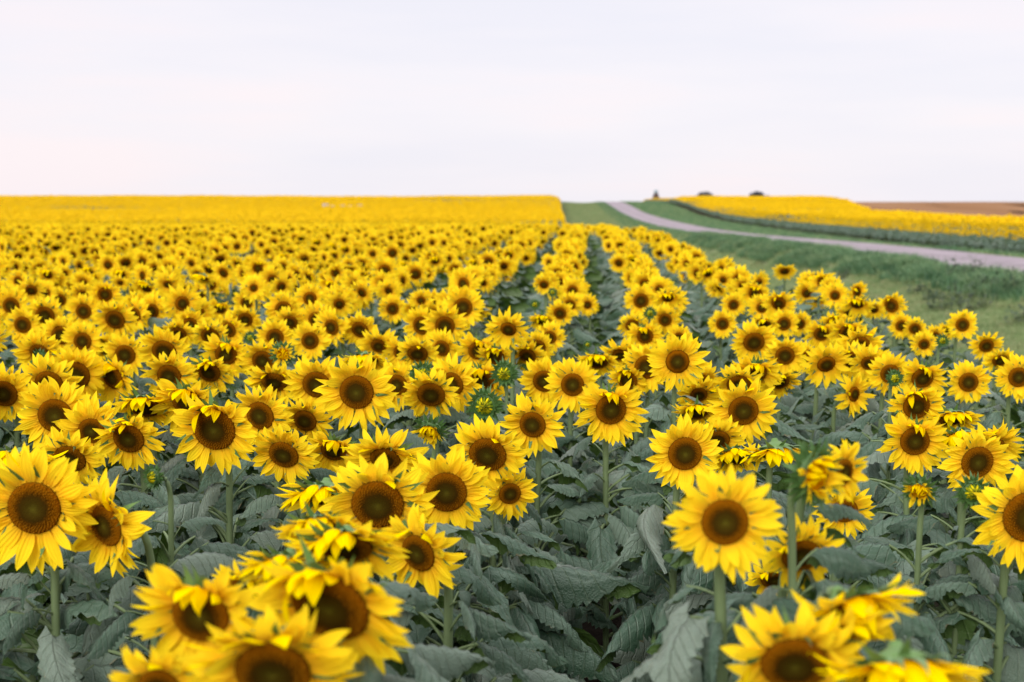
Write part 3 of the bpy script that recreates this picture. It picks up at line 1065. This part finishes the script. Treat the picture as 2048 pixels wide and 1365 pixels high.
def make_ground_mat():
    m, nt, p, out = mat('earth_and_turf', 0.9, 0)
    g = N(nt, 'ShaderNodeNewGeometry')
    sx = N(nt, 'ShaderNodeSeparateXYZ')
    nt.links.new(g.outputs['Position'], sx.inputs[0])
    x, y = sx.outputs[0], sx.outputs[1]
    def step(v, a, b):
        n = N(nt, 'ShaderNodeMapRange', interpolation_type='SMOOTHSTEP')
        nt.links.new(v, n.inputs[0]); n.inputs[1].default_value = a; n.inputs[2].default_value = b
        return n.outputs[0]
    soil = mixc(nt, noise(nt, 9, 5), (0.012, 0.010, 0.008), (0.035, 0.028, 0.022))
    n1 = noise(nt, 0.35, 4); n2 = noise(nt, 2.2, 4); n3 = noise(nt, 18, 3)
    grass = ramp(nt, n1, [(0.3, (0.105, 0.165, 0.060)), (0.5, (0.165, 0.225, 0.088)), (0.7, (0.23, 0.245, 0.11))])
    dry = ramp(nt, noise(nt, 0.5, 4, stretch=(1.2, .5, 1)), [(0.56, (0, 0, 0)), (0.66, (1, 1, 1))])
    grass = mixc(nt, math_(nt, 'MULTIPLY', dry, 0.75), grass, (0.22, 0.175, 0.145))
    grass = mixc(nt, math_(nt, 'MULTIPLY', n2, 0.5), grass, (0.13, 0.135, 0.085))
    grass = mixc(nt, math_(nt, 'MULTIPLY', n3, 0.5), grass, (0.06, 0.11, 0.045))
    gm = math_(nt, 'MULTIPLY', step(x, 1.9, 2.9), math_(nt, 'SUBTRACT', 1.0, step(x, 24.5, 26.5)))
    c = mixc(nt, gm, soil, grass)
    nt.links.new(c, p.inputs['Base Color'])
    bump(nt, p, noise(nt, 14, 5), 0.8, 0.06)
    return m


def make_road_mat():
    m, nt, p, out = mat('pale_gravel', 0.9, 0)
    n1 = noise(nt, 0.6, 4); n2 = noise(nt, 30, 4)
    c = ramp(nt, n1, [(0.35, (0.195, 0.172, 0.182)), (0.65, (0.30, 0.268, 0.282))])
    c = mixc(nt, math_(nt, 'MULTIPLY', n2, 0.45), c, (0.16, 0.135, 0.15))
    g = N(nt, 'ShaderNodeNewGeometry'); sx = N(nt, 'ShaderNodeSeparateXYZ')
    nt.links.new(g.outputs['Position'], sx.inputs[0])
    tr = math_(nt, 'SINE', math_(nt, 'MULTIPLY_ADD', sx.outputs[0], 3.1, 0.4))
    c = mixc(nt, math_(nt, 'MULTIPLY_ADD', tr, 0.12, 0.12), c, (0.31, 0.27, 0.30))
    nt.links.new(c, p.inputs['Base Color'])
    bump(nt, p, n2, 0.5, 0.02)
    return m


def make_stubble_mat():
    m, nt, p, out = mat('brown_stubble', 0.95, 0)
    n1 = noise(nt, 0.05, 5, stretch=(1, 0.25, 1)); n2 = noise(nt, 1.5, 4)
    c = ramp(nt, n1, [(0.3, (0.165, 0.088, 0.044)), (0.5, (0.215, 0.120, 0.062)), (0.7, (0.25, 0.152, 0.088))])
    c = mixc(nt, math_(nt, 'MULTIPLY', n2, 0.4), c, (0.17, 0.095, 0.052))
    nt.links.new(c, p.inputs['Base Color'])
    return m


gx = np.unique(np.concatenate([np.arange(-1500, -200, 100), np.arange(-200, -10, 10), np.arange(-10, 34, 0.75), np.arange(34, 120, 6), np.arange(120, 1600, 80)]))
gy = np.unique(np.concatenate([np.arange(-30, 0, 5), np.arange(0, 60, 1.0), np.arange(60, 460, 4), np.arange(460, 1300, 40), np.arange(1300, 4001, 300)]))
ground = sheet('ground', gx, gy, gz, make_ground_mat())
tag(ground, kind='structure')
road = sheet('road', np.linspace(11.6, 16.0, 13), gy[gy < 600], lambda x, y: gz(x, y) + 0.03 + 0.05 * (1 - ((x - 13.85) / 2.3) ** 2), make_road_mat())
tag(road, kind='structure')

# stubble field beyond the right hand sunflowers
sy = np.arange(70, 700, 5.0); su = np.linspace(0, 1, 26)
vv, ff = [], []
for j, y in enumerate(sy):
    xa = float(rback(y)) + 0.4
    for u in su:
        x = xa + (520 - xa) * u ** 1.6
        vv.append((x, y, float(gz(x, y)) + 0.04))
for j in range(len(sy) - 1):
    for i in range(25):
        ff.append((j * 26 + i, j * 26 + i + 1, (j + 1) * 26 + i + 1, (j + 1) * 26 + i))
me = bpy.data.meshes.new('stubble_field'); me.from_pydata(vv, [], ff); me.materials.append(make_stubble_mat())
me.polygons.foreach_set('use_smooth', [True] * len(ff))
tag(link('stubble_field', me), kind='structure')


# ------------------------------------------------------------------ grass of the verges
def grass_mat(name, a, b, dry):
    m, nt, p, out = mat(name, 0.6, 0.25)
    oi = N(nt, 'ShaderNodeObjectInfo').outputs['Random']
    c = ramp(nt, oi, [(0, a), (0.6, b), (1, dry)])
    nt.links.new(c, p.inputs['Base Color'])
    translucent(nt, p, out, c, 0.25)
    return m


M_GRASS = grass_mat('grass_green', (0.11, 0.175, 0.062), (0.185, 0.25, 0.095), (0.28, 0.26, 0.135))
M_RANK = grass_mat('rank_grass', (0.032, 0.095, 0.042), (0.11, 0.215, 0.09), (0.21, 0.27, 0.13))
M_WEED = grass_mat('weed_green', (0.030, 0.060, 0.032), (0.05, 0.085, 0.05), (0.06, 0.07, 0.05))


def tuft(seed, n, h, spread, w, lean, m):
    rng = random.Random(seed)
    mb = MB()
    for i in range(n):
        a = rng.uniform(0, 2 * math.pi); r = spread * math.sqrt(rng.random())
        bx, by = r * math.cos(a), r * math.sin(a)
        az = rng.uniform(0, 2 * math.pi); L = h * rng.uniform(0.5, 1.1); k = lean * rng.uniform(0.3, 1.3)
        dx, dy = math.cos(az), math.sin(az)
        vs = []
        for q in range(4):
            t = q / 3
            ww = w * (1 - t * 0.9)
            cx, cy, cz = bx + dx * k * L * t * t, by + dy * k * L * t * t, L * t * (1 - 0.3 * k * t) - 0.02
            vs += [(cx - dy * ww, cy + dx * ww, cz), (cx + dy * ww, cy - dx * ww, cz)]
        mb.add(vs, [(0, 1, 3, 2), (2, 3, 5, 4), (4, 5, 7, 6)])
    return mb.mesh('grass_tuft', m)


glib = bpy.data.collections.new('grass_sources')
k = 0
for (n, h, sp, w, le, m) in [(26, .10, .16, .006, .6, M_GRASS), (30, .14, .18, .006, .8, M_GRASS), (22, .08, .15, .007, .5, M_GRASS),
                             (40, .30, .26, .012, .9, M_RANK), (36, .40, .28, .013, 1.1, M_RANK), (40, .24, .28, .012, .8, M_RANK)]:
    glib.objects.link(bpy.data.objects.new('tuft_source_%02d' % k, tuft(k, n, h, sp, w, le, m))); k += 1
P_, I_, S_ = [], [], []


def grass_patch(n, x0, x1, y0, y1, kinds, smin, smax, keep=None, power=1.0):
    x = rng.uniform(x0, x1, n); y = y0 + (y1 - y0) * rng.random(n) ** power
    m = visible_mask(x, y, 300)
    if keep is not None:
        m &= keep(x, y)
    x, y = x[m], y[m]
    P_.append(np.stack([x, y, gz(x, y)], 1)); I_.append(rng.choice(kinds, len(x))); S_.append(rng.uniform(smin, smax, len(x)))


grass_patch(36000, 1.2, 10.8, 3, 70, [0, 1, 2], .7, 1.3, lambda x, y: (x > edge(y) + 0.3) & (np.sin(x * 1.1 + 2 * np.sin(y * .31)) + np.sin(y * .47 + 1.1) + rng.normal(0, .5, x.shape) > -0.9), 1.3)
grass_patch(16000, 1.2, 10.8, 70, 360, [0, 1, 2], 1.2, 2.2, lambda x, y: x > edge(y) + 0.3)
clump = lambda x, y: (np.sin(x * 2.1 + y * 0.9) + np.sin(y * 0.53 + 1.7) + rng.normal(0, .6, x.shape)) > -0.5
grass_patch(11000, 9.9, 11.7, 20, 110, [3, 4, 5], .55, 1.05, clump)
grass_patch(5000, 9.5, 11.6, 110, 350, [3, 5], .6, 1.0, clump)
grass_patch(9000, 16.1, 25.8, 40, 150, [0, 1, 5], .7, 1.2)
grass_patch(7000, 16.1, 25.8, 150, 360, [1, 5], .8, 1.4)
P_ = np.concatenate(P_); I_ = np.concatenate(I_); S_ = np.concatenate(S_)
gr = scatter('verge_grass', P_, np.stack([np.zeros(len(P_)), np.zeros(len(P_)), rng.uniform(0, 6.28, len(P_))], 1), np.stack([S_] * 3, 1), I_, glib, [M_GRASS])
tag(gr, 'green grass on the verges along both sides of the gravel road', 'grass', None, 'stuff')

# weeds that stand out of the mown verge
weed_spots = [(1912, 604, 1.25, 'broad dark weed clump in the mown verge'), (1880, 618, 0.8, 'low dark weed in front of the broad clump'), (1860, 596, 0.6, 'small grey-green weed left of the broad clump'),
              (1945, 618, 0.9, 'dark weed right of the broad clump'), (1690, 549, 0.6, 'lone weed on the bare part of the verge'), (1838, 582, 0.5, 'small tuft of weed near the bare soil patch'),
              (2042, 642, 0.9, 'dark weed at the right edge of the photo'), (1925, 550, 1.3, 'dark leafy weed on the rough bank under the road edge'), (2012, 582, 1.4, 'spreading dark weed on the rough bank near the right edge'), (1968, 574, 0.8, 'small dark weed between the two spreading ones on the bank'), (1405, 474, 0.8, 'weed on the road shoulder where the road bends')]
for i, (px, py, s, lab) in enumerate(weed_spots):
    # walk along the view ray until it meets the ground
    d = 8.0
    while d < 200:
        p = at(px, py + 6, d)
        if p.z <= float(gz(p.x, p.y)):
            break
        d += 0.1
    root = bpy.data.objects.new('weed_clump', None); COL.objects.link(root)
    root.location = (p.x, p.y, float(gz(p.x, p.y)))
    tag(root, lab, 'weed', 'weeds on the verge')
    rg = random.Random(60 + i)
    fm, sm_ = MB(), MB()
    for q in range(int(16 * s) + 5):
        a = rg.uniform(0, 6.28); r = 0.42 * s * math.sqrt(rg.random()); h = rg.uniform(0.2, 0.5) * s
        b = Vector((r * math.cos(a), r * math.sin(a), -0.02)); tp = b + Vector((rg.gauss(0, .1), rg.gauss(0, .1), h))
        tube(sm_, [b, b.lerp(tp, .5), tp], [.006, .005, .003], 4, 0)
        for w in range(9):
            pt = b.lerp(tp, rg.uniform(.2, 1)); az = rg.uniform(0, 6.28); L = rg.uniform(.06, .13)
            dr = Vector((math.cos(az), math.sin(az), rg.uniform(-.2, .8))) * L; sd = Vector((-math.sin(az), math.cos(az), 0)) * L * .28
            fm.add([pt, pt + dr * .5 + sd, pt + dr, pt + dr * .5 - sd], [(0, 1, 2, 3)])
    link('foliage', fm.mesh('weed_foliage', M_WEED), root)
    link('stem', sm_.mesh('weed_stem', M_STALK), root)


# ------------------------------------------------------------------ beehives in the far field
def plain(name, c, rough=0.7, var=0.15):
    m, nt, p, out = mat(name, rough, 0.2)
    cc = mixc(nt, noise(nt, 6, 4), tuple(x * (1 - var) for x in c), tuple(min(1, x * (1 + var)) for x in c))
    nt.links.new(cc, p.inputs['Base Color'])
    return m


def box(mb, c, s, mi=0, taper=1.0):
    x, y, z = c; a, b, h = s[0] / 2, s[1] / 2, s[2]
    v = [(x + sx * a * k, y + sy * b * k, zz) for zz, k in ((z, 1.0), (z + h, taper)) for sx, sy in ((-1, -1), (1, -1), (1, 1), (-1, 1))]
    mb.add(v, [(3, 2, 1, 0), (4, 5, 6, 7), (0, 1, 5, 4), (1, 2, 6, 5), (2, 3, 7, 6), (3, 0, 4, 7)], mi)


hive_cols = [((0.62, 0.58, 0.64), 'tall pale lilac beehive stack, first of the row from the left'), ((0.55, 0.50, 0.50), 'narrow greyish beehive stack, second of the row from the left'),
             ((0.68, 0.56, 0.42), 'cream beehive stack in the middle of the row'), ((0.50, 0.40, 0.28), 'brownish beehive stack right of the cream one'),
             ((0.60, 0.52, 0.46), 'pale beehive stack at the right end of the row')]
for i, ((px, py, s), (hc, lab)) in enumerate(zip(HIVES, hive_cols)):
    x, y = hive_xy[i]
    z0 = float(gz(x, y))
    topz = at(px, py - 5 * s, HIVE_D).z
    Hh = max(1.5, topz - z0)
    root = bpy.data.objects.new('beehive', None); COL.objects.link(root); root.location = (x, y, z0)
    tag(root, lab, 'beehive', 'beehives in the far sunflower field')
    mh = plain('hive_paint', tuple(q * 0.62 for q in hc))
    w = 0.62 + 0.28 * s
    st = MB()
    for sx in (-1, 1):
        for sy2 in (-1, 1):
            box(st, (sx * w * .38, sy2 * w * .38, -0.05), (.09, .09, .3))
    link('stand', st.mesh('hive_stand', plain('weathered_wood', (.16, .12, .09))), root)
    nb = 5; bh = (Hh - .25 - .1) / nb
    for q in range(nb):
        bm_ = MB(); box(bm_, (0, 0, .25 + q * bh + .004), (w - .01 * (q % 2), w - .01 * (q % 2), bh - .008))
        link('box', bm_.mesh('hive_box', mh, False), root)
    lm = MB(); box(lm, (0, 0, Hh - .1), (w + .06, w + .06, .1), 0, .97)
    link('lid', lm.mesh('hive_lid', plain('hive_lid', (.36, .34, .37), .5), False), root)

# ------------------------------------------------------------------ tower and trees on the skyline
TD = 450.0
tp = at(1312, 380, TD)
tz0 = float(gz(tp.x, TD))
troot = bpy.data.objects.new('tower', None); COL.objects.link(troot); troot.location = (tp.x, TD, tz0)
tag(troot, 'narrow dark tower with a blue-grey top on the skyline beyond the road', 'tower')
Ht = tp.z - tz0
mw = plain('dark_boards', (.07, .045, .04)); mg = plain('blue_grey_sheet', (.20, .27, .30), .4)
b1 = MB(); lathe(b1, [(1.25, -0.2), (1.12, Ht * .5), (1.05, Ht * .55), (.75, Ht * .72), (.6, Ht * .76), (.55, Ht * .78)], 8, 0)
link('wall', b1.mesh('tower_wall', mw, False), troot)
b2 = MB(); lathe(b2, [(.55, Ht * .78), (.62, Ht * .80), (.62, Ht * .92), (.7, Ht * .925), (.45, Ht * .98), (.02, Ht)], 8, 0)
link('roof', b2.mesh('tower_roof', mg, False), troot)
b3 = MB(); box(b3, (0, -1.2, 0), (.7, .12, 1.6)); link('door', b3.mesh('tower_door', plain('door_boards', (.1, .06, .05)), False), troot)

M_CROWN = grass_mat('tree_foliage', (0.035, 0.042, 0.05), (0.05, 0.055, 0.06), (0.065, 0.065, 0.06))
M_TRUNK = plain('bark', (.07, .055, .05))


def skyline_tree(px0, px1, pytop, D, seed, label, lobes):
    pl, pr = at(px0, 397, D), at(px1, 397, D)
    cx = (pl.x + pr.x) / 2; wid = (pr.x - pl.x)
    z0 = float(gz(cx, D)); topz = at((px0 + px1) / 2, pytop, D).z
    H = topz - z0
    root = bpy.data.objects.new('tree', None); COL.objects.link(root); root.location = (cx, D, z0)
    tag(root, label, 'tree', 'trees beyond the skyline')
    rg = random.Random(seed)
    tm = MB()
    tube(tm, [(0, 0, -.3), (0.1, 0, H * .3), (0, 0.1, H * .55), (0.1, 0, H * .8)], [.42, .34, .25, .1], 8, 0)
    for q in range(7):
        a = q * .9 + rg.random(); h0 = H * rg.uniform(.3, .55); r = wid * rg.uniform(.25, .42)
        tube(tm, [(0, 0, h0), (r * .5 * math.cos(a), r * .5 * math.sin(a), h0 + H * .15), (r * math.cos(a), r * math.sin(a), h0 + H * .25)], [.16, .1, .04], 5, 0)
    link('trunk', tm.mesh('tree_trunk', M_TRUNK), root)
    cm = MB()
    for (ox, oz, rx, rz, n) in lobes:
        for q in range(n):
            u = Vector((rg.gauss(0, 1), rg.gauss(0, 1), rg.gauss(0, 1))).normalized() * (rg.random() ** .4)
            p = Vector((ox * wid + u.x * rx * wid, u.y * rx * wid, oz * H + u.z * rz * H))
            L = rg.uniform(.22, .5)
            a = Vector((rg.gauss(0, 1), rg.gauss(0, 1), rg.gauss(0, .6))).normalized() * L
            b = a.orthogonal().normalized() * L * .6
            cm.add([p - a, p + b, p + a, p - b], [(0, 1, 2, 3)])
    link('crown', cm.mesh('tree_crown', M_CROWN), root)


skyline_tree(1388, 1433, 383, 640, 3, 'domed tree on the skyline with pale gaps under its crown', [(0, .78, .36, .22, 900), (-.3, .66, .22, .2, 420), (.3, .66, .22, .2, 420), (.1, .5, .3, .1, 160)])
skyline_tree(1494, 1543, 383, 640, 4, 'denser dark tree on the skyline with a low shoulder', [(-.08, .78, .30, .22, 1300), (-.28, .7, .2, .22, 700), (.34, .66, .17, .17, 420), (.0, .55, .4, .2, 800)])

# ------------------------------------------------------------------ sky and light
SUN_EL, SUN_AZ = R(26), R(200)          # from behind the camera
w = bpy.data.worlds.new('World'); sc.world = w
w.use_nodes = True
nt = w.node_tree
for n in list(nt.nodes):
    nt.nodes.remove(n)
out = N(nt, 'ShaderNodeOutputWorld')
sky = N(nt, 'ShaderNodeTexSky', sky_type='NISHITA')
sky.sun_disc = False
sky.sun_elevation = SUN_EL
sky.sun_rotation = SUN_AZ
bg1 = N(nt, 'ShaderNodeBackground'); bg1.inputs[1].default_value = 0.07
nt.links.new(sky.outputs[0], bg1.inputs[0])
tc = N(nt, 'ShaderNodeTexCoord')
sp = N(nt, 'ShaderNodeSeparateXYZ'); nt.links.new(tc.outputs['Generated'], sp.inputs[0])
mp = N(nt, 'ShaderNodeMapping'); mp.inputs['Scale'].default_value = (1.2, 1.2, 9.0); mp.inputs['Rotation'].default_value = (0, R(7), 0)
nt.links.new(tc.outputs['Generated'], mp.inputs[0])
n1 = N(nt, 'ShaderNodeTexNoise'); n1.inputs['Scale'].default_value = 2.3; n1.inputs['Detail'].default_value = 6; n1.inputs['Roughness'].default_value = 0.5
nt.links.new(mp.outputs[0], n1.inputs['Vector'])
CB = 0.56
cloud = ramp(nt, n1.outputs['Fac'], [(0.34, (0.89 * CB, 0.87 * CB, 0.95 * CB)), (0.5, (0.94 * CB, 0.90 * CB, 0.96 * CB)), (0.66, (1.0 * CB, 0.905 * CB, 0.94 * CB))])
el = math_(nt, 'MAXIMUM', sp.outputs[2], 0.0)
grad = N(nt, 'ShaderNodeMapRange', interpolation_type='SMOOTHSTEP')
nt.links.new(el, grad.inputs[0]); grad.inputs[1].default_value = 0.14; grad.inputs[2].default_value = 1.0
grad.inputs[3].default_value = 1.0; grad.inputs[4].default_value = 2.8
bg2 = N(nt, 'ShaderNodeBackground')
nt.links.new(cloud, bg2.inputs[0]); nt.links.new(grad.outputs[0], bg2.inputs[1])
mx = N(nt, 'ShaderNodeMixShader'); mx.inputs[0].default_value = 0.93
nt.links.new(bg1.outputs[0], mx.inputs[1]); nt.links.new(bg2.outputs[0], mx.inputs[2])
nt.links.new(mx.outputs[0], out.inputs[0])

sl = bpy.data.lights.new('sun', 'SUN'); sl.energy = 1.5; sl.angle = R(35); sl.color = (1.0, 0.96, 0.90)
so = bpy.data.objects.new('sun', sl); COL.objects.link(so)
# sun_rotation turns clockwise from +Y
dirv = Vector((math.sin(SUN_AZ) * math.cos(SUN_EL), math.cos(SUN_AZ) * math.cos(SUN_EL), math.sin(SUN_EL)))
so.rotation_euler = dirv.to_track_quat('Z', 'Y').to_euler()

sc.view_settings.view_transform = 'Standard'
sc.view_settings.look = 'None'
sc.view_settings.gamma = 1.0
sc.view_settings.exposure = 0.86
sc.render.engine = 'CYCLES'
sc.cycles.use_denoising = True
sc.cycles.max_bounces = 8
sc.cycles.diffuse_bounces = 3
sc.cycles.transparent_max_bounces = 4
